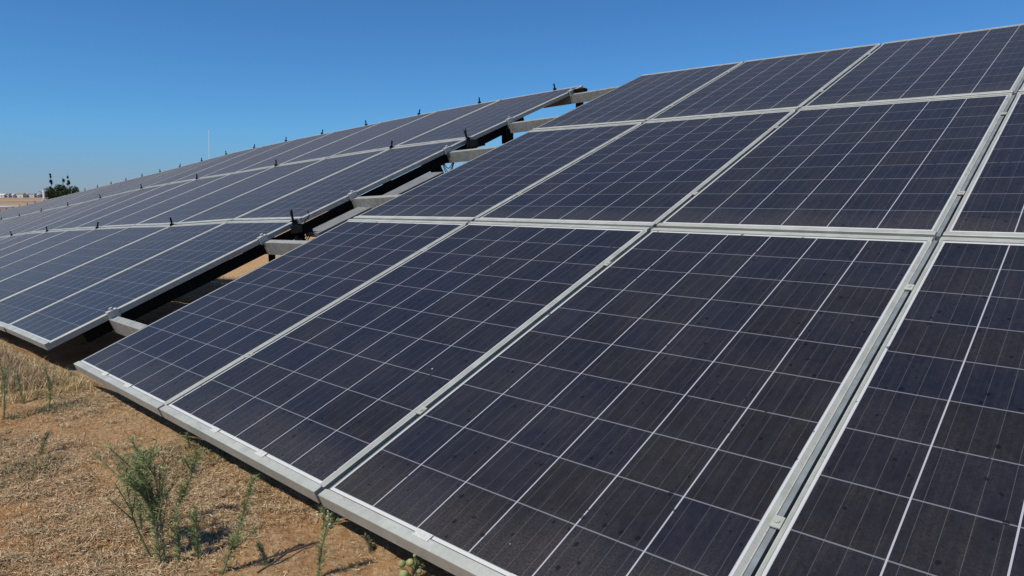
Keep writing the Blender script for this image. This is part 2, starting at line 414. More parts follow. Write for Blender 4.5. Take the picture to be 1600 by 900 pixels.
NC = 27
for i in range(NC):
    for j in range(3):
        # column i lies between grid line i (right) and i+1 (left)
        pts = (G2[i+1][j], G2[i][j], G2[i+1][j+1], G2[i][j+1])
        pins = []
        if j == 2: pins.append((PW * 0.68, PL - 0.006, 0.064))
        if j == 1 and i % 2 == 0: pins.append((0.0, PL - 0.01, 0.070))
        if j == 0 and i % 2 == 1: pins.append((0.0, PL - 0.01, 0.070))
        if i == 0: lab = ['dark blue corner panel of the far table, bottom row, pale frame side facing the gap',
                          'dark blue panel of the far table, middle row, right beside the open gap',
                          'topmost dark panel of the far table at the open gap, against the sky'][j]
        else: lab = 'slate blue panel of the far table, %s row, %s column counted from the gap' % (ROWN[j], ORD[i])
        r = make_panel(pts, lab, 'solar panels of the far table', pins=pins)
        if i == 0:
            F, n = patch(*pts); base = r.location
            for t in ((0.22, 0.83), (0.27, 0.85), (0.31, 0.87))[j]:
                m = MB(); b = PL * t
                m.bar(F(PW - 0.012, b, .004) - base, F(PW + 0.030, b, .004) - base, 0.055, 0.006, up=n)
                m.tube([F(PW + .014, b, .004) - base, F(PW + .014, b, .022) - base], .011, 8)
                m.bar(F(PW + 0.012, b - .03, -.02) - base, F(PW + .012, b + .03, -.02) - base, 0.008, 0.045, up=n)
                m.build('end_clamp', M_CLAMP, r)

# ------------------------------------------------------------------ racks
def gpt(G, uu, vv, c=0.0):
    i = max(0, min(len(G) - 2, int(math.floor(uu)))); j = max(0, min(2, int(math.floor(vv)))); s, t = uu - i, vv - j
    a, b, d, e = G[i][j], G[i+1][j], G[i][j+1], G[i+1][j+1]
    n = (b - a).cross(d - a).normalized()
    if n.z < 0: n = -n
    return a*(1-s)*(1-t) + b*s*(1-t) + d*(1-s)*t + e*s*t + n*c
NRM = (G1[1][0] - G1[0][0]).cross(G1[0][1] - G1[0][0]).normalized()
PV = [0.225, 0.84, 1.28, 1.86, 2.32, 2.88]
def posts(root, base, G, uu, mat):
    for vv in (0.55, 2.45):
        top = gpt(G, uu, vv, -FH - 0.10); m = MB(base); g = gbase(top.x, top.y) - 0.12
        m.bar(V((top.x, top.y, g)), top, 0.07, 0.07, up=UH); m.build('post', mat, root)
    m = MB(base); m.bar(gpt(G, uu, 0.1, -FH - 0.125), gpt(G, uu, 2.93, -FH - 0.125), 0.06, 0.05, up=NRM); m.build('rafter', mat, root)
# front rack, its purlins run on across the gap and under the far table's first panels
b0 = V((G1[1][0].x, G1[1][0].y, 0))
rk = thing('panel_rack', 'pale galvanised rack under the front table, its beam ends crossing the open gap', 'mounting rack', b0, 'steel racks carrying the panels')
for vv in PV:
    a = gpt(G2, 0.35, vv, -FH - 0.002); e = gpt(G2, 0.0, vv, -FH - 0.002); f = gpt(G1, 0.0, vv, -FH - 0.002); z = gpt(G1, 4.0, vv, -FH - 0.002)
    for p, q in ((a, f), (f, z)):
        m = MB(b0); m.bar(p, q, 0.045, 0.085, up=NRM, top=True)
        if p is a: m.build('beam_end', M_STEEL, rk)
        else: m.build('purlin', M_STEEL, rk)
for uu in (0.5, 2.4): posts(rk, b0, G1, uu, M_STEEL)
m = MB(b0); m.bar(gpt(G1, 0.0, 1.02, -0.135) - UH*0.575, gpt(G1, 0, 1.70, -0.135) - UH*0.575, 0.17, 0.03, up=NRM, top=True); m.build('side_rail', M_PALE, rk)
m = MB(b0)
for vv in (0, 1, 2): m.bar(gpt(G1, 3.0, vv + .01, -0.010) - UH*.0028, gpt(G1, 3.0, vv + .99, -0.010) - UH*.0028, 0.0115, 0.05, up=NRM, top=True)
m.build('joint_rail', M_RAIL, rk)  # strip added in the slit to cover the lit ground below
# far racks, one for every nine columns
LABR = ['dark painted rack edge in the shade under the far table beside the gap', 'shaded rack under the middle stretch of the far table', 'rack under the distant lower end of the far table']
for k in range(3):
    i0, i1 = k * 9, min(NC, k * 9 + 9)
    b0 = V((G2[i0][0].x, G2[i0][0].y, gbase(G2[i0][0].x, G2[i0][0].y)))
    rk = thing('panel_rack', LABR[k], 'mounting rack', b0, 'steel racks carrying the panels')
    for vv in PV:
        m = MB(b0)
        for i in range(i0, i1):
            a = gpt(G2, i + (0.37 if i == 0 else 0.0), vv, -FH - .002); e = gpt(G2, i + 1 - 1e-6, vv, -FH - .002)
            m.bar(a, e, 0.045, 0.085, up=NRM, top=True)
        m.build('purlin', M_DARK if k == 0 else M_STEEL, rk)  # first far rack: shade coloured into the purlins
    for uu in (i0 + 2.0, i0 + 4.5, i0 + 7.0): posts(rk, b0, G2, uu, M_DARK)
    if k == 0:
        m = MB(b0)
        for i in range(1, 9):
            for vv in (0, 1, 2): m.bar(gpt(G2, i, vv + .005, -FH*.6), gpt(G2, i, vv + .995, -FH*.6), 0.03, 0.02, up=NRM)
        m.build('joint_rail', M_DARK, rk)  # strips added to stop sun slipping through the panel joints
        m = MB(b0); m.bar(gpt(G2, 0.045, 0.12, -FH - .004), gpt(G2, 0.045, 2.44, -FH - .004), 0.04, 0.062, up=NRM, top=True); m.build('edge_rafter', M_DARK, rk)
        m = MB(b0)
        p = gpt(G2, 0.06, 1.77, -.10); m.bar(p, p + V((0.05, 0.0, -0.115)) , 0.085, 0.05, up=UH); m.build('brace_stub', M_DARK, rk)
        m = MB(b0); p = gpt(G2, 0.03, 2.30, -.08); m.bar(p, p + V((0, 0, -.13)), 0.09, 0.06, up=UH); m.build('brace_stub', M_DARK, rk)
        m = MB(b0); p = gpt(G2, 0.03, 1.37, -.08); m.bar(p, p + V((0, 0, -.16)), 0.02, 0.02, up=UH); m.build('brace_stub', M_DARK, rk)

# black cable posts in the gap
def gap_post(vv, label, low, big):
    e = gpt(G2, 0.0, vv, 0.0) + UH * 0.05
    g = gbase(e.x, e.y)
    r = thing('cable_post', label, 'post', V((e.x, e.y, g)), 'black cable posts in the gap')
    b = V((e.x, e.y, g))
    m = MB(b); m.bar(V((e.x, e.y, max(g - .05, e.z - low))), V((e.x, e.y, e.z - 0.02)), 0.052, 0.045, up=UH); m.build('post', M_DARK, r)
    m = MB(b); m.bar(e + V((0,0,-.06)) - UH*.04, e + V((0,0,-.045)) + UH*.10, 0.08, 0.05, up=V((0,0,1)))
    m.bar(e + V((0,0,-.08)) - UH*.05, e + V((0,0,.0)) - UH*.075, 0.04, 0.035, up=VH); m.build('bracket', M_DARK, r)
    m = MB(b); t = e - UH*.075
    m.tube([t, t + V((0,0,.035)) - UH*.010, t + V((0,0,.075)) - UH*.014], [.009, .007, .005], 6)
    m.tube([t, t + V((0,0,.035)) - UH*.022, t + V((0,0,.066)) - UH*.034], [.008, .006, .004], 6)
    m.build('cable_tail', M_PIN, r)
    if big:
        m = MB(b); m.bar(e + V((0,0,-.12)) + UH*.02, e + V((0,0,-.24)) + UH*.14, 0.035, 0.03, up=VH); m.build('brace', M_DARK, r)
        m = MB(b); q = e + UH*.06 + V((0,0,-.03))
        m.tube([q + V((0, 0, .0)), q + UH*.02 + V((0,0,.04)), q + UH*.05 + V((0,0,.05)), q + UH*.07 + V((0,0,.07)), q + UH*.055 + V((0,0,.10))], .0035, 5); m.build('wire', M_PIN, r)
gap_post(0.985, 'black post with forked cable tail at the first panel joint beside the gap', 0.26, True)
gap_post(2.0, 'black stub bracket at the upper panel joint beside the gap', 0.075, False)
e = gpt(G2, 0.0, 2.9, -.02) + UH*.06
r = thing('cable_post', 'short black post under the highest corner of the far table', 'post', e - V((0,0,.16)), 'black cable posts in the gap')
b = e - V((0,0,.16)); m = MB(b); m.bar(e - V((0,0,.16)), e, 0.06, 0.05, up=UH); m.build('post', M_DARK, r); m = MB(b); m.bar(e - UH*.06, e + UH*.07, 0.06, 0.035); m.build('bracket', M_DARK, r)

for vv, ln, dp, lab in ((1.33, .10, .10, 'thin black cable hanging in a loop behind the third beam end'), (1.80, .09, .12, 'tangle of thin wires hanging below the fourth beam end'), (0.92, .14, .09, 'black cable sagging beside the forked post in the gap')):
    p = gpt(G2, 0.02, vv, -.10); q = gpt(G2, 0.02, vv + ln, -.10); m = MB(p)
    for k in range(3):
        d_ = dp * (1 - .25 * k); m.tube([p.lerp(q, i / 8 * (1 - .12 * k)) - V((0, 0, d_ * math.sin(math.pi * i / 8))) + UH * .01 * k for i in range(9)], .0035, 5)
    o = m.build('hanging_cable', M_PIN); o.location = p; tag(o, lab, 'cable', 'cables hanging in the gap')

# ------------------------------------------------------------------ ground
def ground_material():
    t = NT('dry_soil'); p = t.pos()
    big = t.noise(p, 0.9, 5, 0.6); mid = t.noise(p, 5.5, 6, 0.65); fine = t.noise(p, 60, 5, 0.7); vf = t.noise(p, 420, 3, 0.7)
    soil = t.mix(t.ramp(mid, 0.35, 0.65), (0.38, 0.185, 0.070), (0.54, 0.30, 0.125))
    straw = t.mix(t.ramp(fine, 0.35, 0.65), (0.28, 0.18, 0.085), (0.60, 0.43, 0.245))
    c = t.mix(t.ramp(t.math('ADD', t.math('MULTIPLY', big, .6), t.math('MULTIPLY', fine, .4)), 0.42, 0.60), soil, straw)
    c = t.mix(t.math('MULTIPLY', t.ramp(vf, 0.5, 0.75), 0.5), c, (0.10, 0.062, 0.035))
    # far fields
    d = t.add('ShaderNodeVectorMath', operation='LENGTH'); t.put(d.inputs[0], p)
    ff = t.noise(t.scale(p, (0.004, 0.02, 1)), 1.0, 4); far = t.mix(t.ramp(ff, 0.42, 0.6), (0.27, 0.17, 0.10), (0.36, 0.25, 0.155))
    c = t.mix(t.ramp(d.outputs['Value'], 60, 160), c, far)
    t.set(Base_Color=c, Roughness=0.95); t.b.inputs['Specular IOR Level'].default_value = 0.15
    h = t.math('ADD', t.math('MULTIPLY', mid, .5), t.math('ADD', t.math('MULTIPLY', fine, .35), t.math('MULTIPLY', vf, .12)))
    t.bump(h, 0.9, 0.05)
    return t.m
def build_ground():
    vs, fs = [], []; NA = 640
    radii = [0.0]; r = 0.25
    while r < 9000:
        radii.append(r); r *= 1.022 if r < 12 else (1.05 if r < 200 else 1.12)
    vs.append((0, 0, gz(0, 0)))
    for r in radii[1:]:
        for k in range(NA):
            a = 2 * math.pi * k / NA; x, y = r * math.cos(a), r * math.sin(a); vs.append((x, y, gz(x, y)))
    for k in range(NA): fs.append([0, 1 + k, 1 + (k + 1) % NA])
    for i in range(len(radii) - 2):
        o = 1 + i * NA
        for k in range(NA): fs.append([o + k, o + NA + k, o + NA + (k + 1) % NA, o + (k + 1) % NA])
    o = obj('ground', vs, fs, ground_material(), smooth=True); o['kind'] = 'structure'
    return o
build_ground()

# ------------------------------------------------------------------ grass and straw
def leafmat(name, a, b, trans=0.0):
    t = NT(name); g = t.add('ShaderNodeNewGeometry')
    c = t.mix(g.outputs['Random Per Island'], a, b)
    t.set(Base_Color=c, Roughness=0.75); t.b.inputs['Specular IOR Level'].default_value = 0.25
    return t.m
M_STRAW = leafmat('dry_straw', (0.11, 0.065, 0.026), (0.72, 0.53, 0.31))
M_GREEN = leafmat('weed_green', (0.105, 0.150, 0.050), (0.29, 0.33, 0.135))
M_OLIVE = leafmat('olive_weed', (0.10, 0.105, 0.05), (0.27, 0.25, 0.13))
def in_frame(p, marg=60):
    d = p - V((0, 0, EYE)); z = d.dot(FWD)
    if z < 0.2: return False
    x = 800 + F_PIX * d.x / z; y = 450 - F_PIX * d.dot(UPV) / z
    return -marg < x < 1600 and -50 < y < 900 + marg
def under_table(p):
    q = V((p.x, p.y, 0)) - V((O0.x, O0.y, 0)); t = q.dot(VH)
    return 0.10 < t < 4.8
def blades(n, s0, s1, t0, t1, lens, wid, flat, rnd, dens=None):
    vs, fs = [], []
    c = 0; tries = 0
    while c < n and tries < n * 14:
        tries += 1
        f = rnd.random(); s = s0 + (s1 - s0) * (f ** 1.0); tt = rnd.uniform(t0, t1)
        P = V((O0.x, O0.y, 0)) - UH * s + VH * tt
        if dens and rnd.random() > dens(P): continue
        P.z = gz(P.x, P.y)
        if not in_frame(P): continue
        c += 1
        a = rnd.uniform(0, 6.283); L = rnd.uniform(*lens); w = rnd.uniform(*wid)
        el = rnd.uniform(*flat); dr = V((math.cos(a) * math.cos(el), math.sin(a) * math.cos(el), math.sin(el)))
        sd = V((-math.sin(a), math.cos(a), 0)); sd = (sd + V((0, 0, rnd.uniform(-.7, .7)))).normalized()
        b = P + V((0, 0, rnd.uniform(-.002, .008) if el < .4 else -0.004))
        mid = b + dr * L * 0.55; tip = b + dr * L + V((rnd.uniform(-.3, .3), rnd.uniform(-.3, .3), rnd.uniform(-.35, .05))) * L * 0.5
        if tip.z < P.z: tip.z = P.z + .002
        i = len(vs); vs.extend([b - sd*w, b + sd*w, mid + sd*w*.8, mid - sd*w*.8, tip])
        fs.append([i, i+1, i+2, i+3]); fs.append([i+3, i+2, i+4])
    return vs, fs
rnd = random.Random(11)
def patchy(P): return min(1.0, max(0.03, 0.42 + 2.8 * noise.noise(V((P.x*1.4, P.y*1.4, 7))) + .8 * noise.noise(V((P.x*6, P.y*6, 2)))))
vs, fs = [], []
for args in ((115000, -2.6, 1.8, -1.9, 0.08, (.006, .021), (.0005, .0010), (-.05, .8)),
             (12000, -2.4, 1.8, -1.8, 0.04, (.010, .035), (.0005, .0009), (.4, 1.3)),
             (16000, 0.3, 8.0, -1.6, 0.05, (.015, .06), (.001, .002), (.0, .9)),
             (14000, 0.1, 5.0, -0.9, -0.02, (.03, .085), (.0008, .0016), (.6, 1.5)),
             (9000, 3.0, 14.0, 3.5, 9.0, (.04, .14), (.001, .0025), (.3, 1.4))):
    v2, f2 = blades(*args, rnd, dens=patchy)
    o = len(vs); vs += v2; fs += [[k + o for k in f] for f in f2]
for c_ in range(520):
    s_ = rnd.uniform(-2.4, 2.2) if c_ < 380 else rnd.uniform(2.2, 6); t_ = rnd.uniform(-1.85, 0.0); C_ = V((O0.x, O0.y, 0)) - UH * s_ + VH * t_
    C_.z = gz(C_.x, C_.y)
    if not in_frame(C_): continue
    R_ = rnd.uniform(.015, .055); a0 = rnd.uniform(0, 6.28)
    for k in range(int(R_ * 1900)):
        q_ = V((rnd.gauss(0, R_ * .5), rnd.gauss(0, R_ * .5), 0)); P_ = C_ + q_; P_.z = gz(P_.x, P_.y) + rnd.uniform(0, R_ * .35)
        a = a0 + rnd.gauss(0, 1.0); el = rnd.uniform(-.2, .9); L_ = rnd.uniform(.010, .036); w_ = rnd.uniform(.0005, .0010)
        dr = V((math.cos(a) * math.cos(el), math.sin(a) * math.cos(el), math.sin(el))); sd_ = V((-math.sin(a), math.cos(a), rnd.uniform(-.6, .6))).normalized()
        i = len(vs); vs.extend([P_ - sd_*w_, P_ + sd_*w_, P_ + dr*L_*.6 + sd_*w_*.8, P_ + dr*L_*.6 - sd_*w_*.8, P_ + dr*L_ + V((0, 0, -L_*.3))]); fs.append([i, i+1, i+2, i+3]); fs.append([i+3, i+2, i+4])
g = obj('dry_grass', vs, fs, M_STRAW); tag(g, 'short dead straw matted over the reddish soil in front of the tables', 'grass'); g['kind'] = 'stuff'
vs, fs = blades(6000, -0.1, 2.6, -0.55, 0.05, (.02, .08), (.0006, .0013), (.6, 1.5), rnd, dens=lambda P: .9 if noise.noise(V((P.x*3, P.y*3, 1))) > -.1 else .15)
vs, fs = vs[:30000], [f for f in fs if max(f) < 30000]
g = obj('tall_dry_grass', vs, fs, leafmat('golden_straw', (0.30, 0.22, 0.08), (0.78, 0.60, 0.30))); tag(g, 'upright golden grass along the low edge of the far table', 'grass'); g['kind'] = 'stuff'
vs, fs = blades(24000, -2.4, 5.0, -1.7, 0.12, (.010, .038), (.0007, .0014), (.2, 1.3), rnd, dens=lambda P: 1.0 if noise.noise(V((P.x*2.1+4, P.y*2.1, 7))) > .22 else .05)
g = obj('green_ground_cover', vs, fs, M_OLIVE); tag(g, 'thin olive sprigs scattered between the dead straw', 'ground cover'); g['kind'] = 'stuff'

# ------------------------------------------------------------------ weeds
def weed(base, tip, label, leaves=160, ll=(.010, .028), bush=0.3, col=None, name='green_weed', cat='weed', r0=.0028, branches=3, head=0.0, spread=1.0, group='green weeds before the tables'):
    col = col or M_GREEN
    root = thing(name, label, cat, base, group)
    ax = tip - base; H = ax.length; sd = ax.cross(V((0, 1, 0))).normalized(); bk = ax.cross(sd).normalized()
    stems = []
    bend = V((rnd.uniform(-.06, .06), rnd.uniform(-.06, .06), 0)) * H
    def curve(p, q, bnd, n=6): return [p.lerp(q, k / n) + bnd * math.sin(math.pi * k / n) for k in range(n + 1)]
    stems.append((curve(V((0,0,-.01)), ax, bend), r0))
    for b in range(branches):
        t = rnd.uniform(.15, .75) if not head else rnd.uniform(.30, .88); st = V((0,0,0)).lerp(ax, t) + bend * math.sin(math.pi * t); a = rnd.uniform(0, 6.28)
        en = st + ax.normalized() * H * rnd.uniform(.18, .45) + (sd * math.cos(a) + bk * math.sin(a)) * H * rnd.uniform(.08, .22) * spread
        stems.append((curve(st, en, V((0, 0, 0)), 4), r0 * .55))
    m = MB()
    for pts, r in stems: m.tube(pts, [r * (1 - .6 * k / (len(pts) - 1)) for k in range(len(pts))], 5)
    m.build('stem', M_OLIVE, root)
    vs, fs = [], []
    for k in range(int(leaves * 2.6)):
        pts, r = stems[0] if rnd.random() < (.25 if head else .6) else rnd.choice(stems)
        t = (rnd.random() ** (1 - head * .6)) * (len(pts) - 1.001); i = int(t); p = pts[i].lerp(pts[i+1], t - i)
        a = rnd.uniform(0, 6.28); out = (sd * math.cos(a) + bk * math.sin(a))
        d = (out * rnd.uniform(.5, 1) + ax.normalized() * rnd.uniform(.2, 1.0)).normalized(); L = rnd.uniform(*ll) * .8; w = L * rnd.uniform(.030, .055)
        s2 = d.cross(V((rnd.uniform(-1,1), rnd.uniform(-1,1), 1))).normalized()
        i = len(vs); vs += [p, p + d*L*.5 + s2*w, p + d*L + V((0,0,-L*.15)), p + d*L*.5 - s2*w]; fs.append([i, i+1, i+2, i+3])
    obj('leaves', vs, fs, col, root)
    return root
def wpx(bx, by, tx, ty, *a, **k):
    b = ground_at(bx, by); dep = (b - V((0,0,EYE))).dot(FWD); r = ray(tx, ty); t = V((0,0,EYE)) + r * dep
    return weed(b, t, *a, **k)
wpx(250, 882, 213, 722, 'tallest green weed with a feathery top, standing alone in the straw', leaves=1000, branches=18, head=.45, spread=1.5, r0=.0035, ll=(.012, .030))
wpx(240, 872, 196, 730, 'upright weed stem leaning left out of the main green clump', leaves=420, branches=8, head=.5, spread=1.2, ll=(.010, .026))
wpx(258, 879, 241, 728, 'straight weed stem on the inner side of the main green clump', leaves=420, branches=8, head=.5, spread=1.1, ll=(.010, .026))
wpx(264, 862, 226, 748, 'shorter weed stem inside the main green clump', leaves=320, branches=6, head=.5, spread=1.1, ll=(.010, .024))
wpx(221, 834, 206, 742, 'thin dark weed stem close behind the tallest green weed', leaves=180, branches=1)
wpx(258, 822, 309, 706, 'slanting green weed leaning towards the panel edge', leaves=420, branches=3, ll=(.010, .028))
wpx(309, 874, 306, 792, 'short upright weed between the tallest weed and the panels', leaves=260, branches=2)
wpx(344, 897, 396, 746, 'long weed leaning up to the frame of the second panel', leaves=420, branches=3)
wpx(497, 905, 515, 806, 'spindly weed rising close to the joint of the lower frames', leaves=170, branches=2)
wpx(278, 880, 276, 800, 'low weed sprig beside the base of the tallest weed', leaves=160, branches=2)
wpx(5, 655, 2, 572, 'dark slim weed at the left picture edge below the far table', leaves=200, branches=2)
wpx(76, 640, 70, 574, 'slim green weed in front of the far table corner', leaves=200, branches=2)
wpx(38, 632, 26, 580, 'small leaning weed at the far table edge', leaves=140, branches=2)
wpx(60, 712, 74, 676, 'small grey-green tuft in the open straw', leaves=200, branches=5, ll=(.008,.02), col=M_OLIVE)
wpx(296, 700, 292, 678, 'tiny weed tuft under the frame of the second panel', leaves=120, branches=4, ll=(.008,.018))
wpx(418, 880, 402, 850, 'low olive sprig left of the spindly weed', leaves=160, branches=5, ll=(.008,.02), col=M_OLIVE)
wpx(585, 862, 570, 838, 'olive tuft in the shade of the third panel frame', leaves=170, branches=5, ll=(.008,.02), col=M_OLIVE)
# small pale-tipped weed at the frame joint
w = wpx(505, 826, 502, 782, 'leafy weed with pale white buds at the lower frame joint', leaves=150, branches=4, ll=(.008, .02))
M_BUD = simple('pale_bud', (.55, .58, .48), .8)
for k in range(9):
    m = MB(); m.ball(V((rnd.uniform(-.02, .02), rnd.uniform(-.015, .015), rnd.uniform(.01, .06))), rnd.uniform(.0025, .004), 6, 4); m.build('bud', M_BUD, w, smooth=True)
# round yellow-green fruits
M_FRUIT = simple('yellow_green_fruit', (0.25, 0.26, 0.10), 0.7, 0, .25, 60)
pl = wpx(640, 905, 652, 872, 'low plant bearing round yellow-green fruits under the panel frame', leaves=110, branches=5, ll=(.012, .028), name='fruiting_weed', cat='weed', group=None)
for fx, fy, rr in ((628, 881, .0085), (641, 879, .0090), (631, 897, .0115), (655, 893, .006), (648, 868, .004)):
    b = V(pl.location); dep = (b - V((0,0,EYE))).dot(FWD) - .02; c = V((0,0,EYE)) + ray(fx, fy) * dep - b
    m = MB(); m.ball(c, rr, 12, 8, (1, 1, .92)); m.build('fruit', M_FRUIT, pl, smooth=True)
# straw stalks and a dark tube standing in for a stem shadow
def stalk(bx, by, tx, ty, label):
    b = ground_at(bx, by); dep = (b - V((0,0,EYE))).dot(FWD); t = V((0,0,EYE)) + ray(tx, ty) * dep
    m = MB(b); mid = b.lerp(t, .55) + V((.006, 0, .003)); m.tube([b, mid, t], [.0016, .0013, .0008], 5)
    o = m.build('dry_stalk', M_STRAW); o.location = b; tag(o, label, 'stalk', 'pale dry stalks')
stalk(189, 686, 204, 636, 'bleached stalk leaning against the low frame of the first panel')
stalk(224, 690, 225, 652, 'bleached upright stalk beside the leaning one at the frame')
stalk(54, 616, 36, 588, 'thick bleached stalk lying slanted before the far table')
stalk(50, 606, 47, 588, 'short bleached stalk crossing the thick slanted one')
A_ = ground_at(402, 898); B_ = ground_at(490, 852); m = MB(A_); M_ = A_.lerp(B_, .5)
m.tube([A_ + V((0,0,.004)), A_.lerp(B_, .3) + V((.004, .0, .012)), M_ + V((0, .006, .014)), A_.lerp(B_, .8) + V((.003, 0, .010)), B_ + V((0, 0, .006))], [.0028, .0026, .0024, .002, .0014], 6)
o = m.build('dry_twig', simple('twig_bark', (.07, .05, .035), .85)); o.location = A_; tag(o, 'long dark twig lying on the soil towards the lower frame joint', 'twig')
# yellow tuft seen through the gap
def tuft(base, label, h=.28, n=220, wdt=.16):
    vs, fs = [], []
    for k in range(n):
        a = rnd.uniform(0, 6.28); o_ = V((math.cos(a), math.sin(a), 0)); p = o_ * rnd.uniform(0, wdt*.35); L = h * rnd.uniform(.5, 1)
        t = p + o_ * wdt * rnd.uniform(.2, .9) + V((0, 0, L)); w_ = V((-o_.y, o_.x, 0)) * .0022
        i = len(vs); vs += [p - w_, p + w_, p.lerp(t, .6) + V((0,0,L*.12)) + w_*.8, p.lerp(t, .6) + V((0,0,L*.12)) - w_*.8, t]; fs += [[i,i+1,i+2,i+3],[i+3,i+2,i+4]]
    o = obj('grass_tuft', vs, fs, M_STRAW); o.location = base; tag(o, label, 'grass tuft', 'dry grass tufts behind the gap')
tuft(ground_at(404, 432), 'sunlit yellow tuft of dry grass visible down through the open gap')
tuft(ground_at(432, 424), 'smaller dry tuft below the second beam end in the gap', .2, 120, .12)

# ------------------------------------------------------------------ far things
M_BARK = simple('bark', (.09, .07, .05), .9); M_LEAF = leafmat('tree_foliage', (0.025, 0.045, 0.014), (0.075, 0.10, 0.035))
M_LEAFD = leafmat('dark_foliage', (0.018, 0.030, 0.014), (0.04, 0.06, 0.028))
def place(px, py_top, dist):
    """point at horizontal distance dist under pixel column px; returns base on the ground and height of py_top"""
    r = ray(px, py_top); k = dist / math.hypot(r.x, r.y); P = V((r.x * k, r.y * k, 0)); z = EYE + r.z * k
    P.z = gz(P.x, P.y); return P, z - P.z
def tree(px, pyt, dist, wpx_, kind, label, lean=0.0, leaf=.16, n=1600):
    b, h = place(px, pyt, dist); w = wpx_ / F_PIX * dist / 2 * (1.45 if 'shrub' in kind else 1.0)
    root = thing(kind, label, 'tree' if 'shrub' not in kind else 'shrub', b, None)
    m = MB(); tr = max(.05, w * .12)
    top = V((lean, 0, h * .95))
    m.tube([V((0,0,-.2)), V((lean*.3,0,h*.3)), V((lean*.6, 0, h*.6)), top], [tr, tr*.75, tr*.5, tr*.15], 7)
    for k in range(7):
        t = rnd.uniform(.2, .75); a = rnd.uniform(0, 6.28); s = V((lean*t, 0, h*t)); m.tube([s, s + V((math.cos(a)*w*.5, math.sin(a)*w*.5, h*.12)), s + V((math.cos(a)*w*.8, math.sin(a)*w*.8, h*.2))], [tr*.35, tr*.25, tr*.1], 5)
    m.build('trunk', M_BARK, root)
    vs, fs = [], []
    lobes = []
    for k in range(16):
        t = rnd.uniform(.18, .92); a = rnd.uniform(0, 6.28); q = rnd.uniform(.1, .75) * math.sin(math.pi * min(1, t * .9 + .12))
        lobes.append((V((lean*t + math.cos(a)*w*q, math.sin(a)*w*q, h*t)), rnd.uniform(.25, .45)))
    for k in range(n):
        c, rr = rnd.choice(lobes); d = V((rnd.gauss(0, 1), rnd.gauss(0, 1), rnd.gauss(0, 1))).normalized() * rnd.random() ** .4
        p = c + V((d.x*w*rr, d.y*w*rr, d.z*min(h*.14, w*rr*1.6)))
        if p.z > h: p.z = h - rnd.random()*.3
        s = leaf * rnd.uniform(.5, 1.2); u_ = V((rnd.gauss(0,1), rnd.gauss(0,1), rnd.gauss(0,1))).normalized(); v_ = u_.cross(V((rnd.gauss(0,1), rnd.gauss(0,1), rnd.gauss(0,1)))).normalized()
        i = len(vs); vs += [p + u_*s, p + v_*s*.6, p - u_*s, p - v_*s*.6]; fs.append([i, i+1, i+2, i+3])
    obj('crown', vs, fs, M_LEAFD if kind in ('cypress_tree', 'slender_tree') else M_LEAF, root)
tree(82, 291, 150, 26, 'round_shrub', 'bushy green shrub at the near end of the distant clump', n=3400)
tree(99, 287.5, 152, 28, 'round_shrub', 'tallest rounded green shrub in the middle of the distant clump', n=3800)
tree(117, 290, 148, 18, 'round_shrub', 'small dark shrub ending the distant clump beside the panels', n=2500)
tree(80.5, 267, 155, 7, 'slender_tree', 'thin dark tree over the left part of the distant shrubs', lean=-.4, leaf=.13, n=1500)
tree(110, 265, 155, 7, 'slender_tree', 'thin dark tree over the right part of the distant shrubs', lean=-.7, leaf=.13, n=1500)
tree(97, 272, 158, 8, 'cypress_tree', 'pointed cypress between the two thin dark trees', leaf=.14, n=1800)
# thin white mast beyond the far table, and a short white post
b, h = place(326.5, 203, 70); m = MB(b); m.tube([b, b + V((.15, 0, h * .6)), b + V((.32, 0, h))], [.055, .045, .03], 8)
M_WHITE = simple('white_paint', (.75, .76, .74), .5, 0, .06)
b2 = b - V((.32, 0, 0)); 
o = m.build('lightning_mast', M_WHITE); o.location = b2; tag(o, 'thin white mast rising behind the top edge of the far table', 'mast')
b, h = place(67.5, 297, 60); m = MB(b); m.bar(b, b + V((0, 0, h)), .10, .10, up=V((1,0,0))); o = m.build('marker_post', M_WHITE); o.location = b; tag(o, 'short white post standing before the distant shrubs', 'post')
# white shed roof at the picture edge
b, h = place(-14, 322.5, 62)
r = thing('storage_shed', 'low white shed at the left picture edge beyond the panels', 'shed', b)
for nm, x0, x1, z0, z1, yy in (('wall', -1.3, 1.25, -.2, h - .16, 1.6), ('roof', -1.45, 1.4, h - .16, h, 1.8)):
    m = MB(); m.box8([V((x0, -yy, z0)), V((x1, -yy, z0)), V((x1, yy, z0)), V((x0, yy, z0)), V((x0, -yy, z1)), V((x1, -yy, z1)), V((x1, yy, z1)), V((x0, yy, z1))]); m.build(nm, M_WHITE, r)
m = MB(); m.box8([V((.2, -1.63, 0)), V((.9, -1.63, 0)), V((.9, -1.60, 0)), V((.2, -1.60, 0)), V((.2, -1.63, 1.2)), V((.9, -1.63, 1.2)), V((.9, -1.60, 1.2)), V((.2, -1.60, 1.2))]); m.build('door', M_STEEL, r)
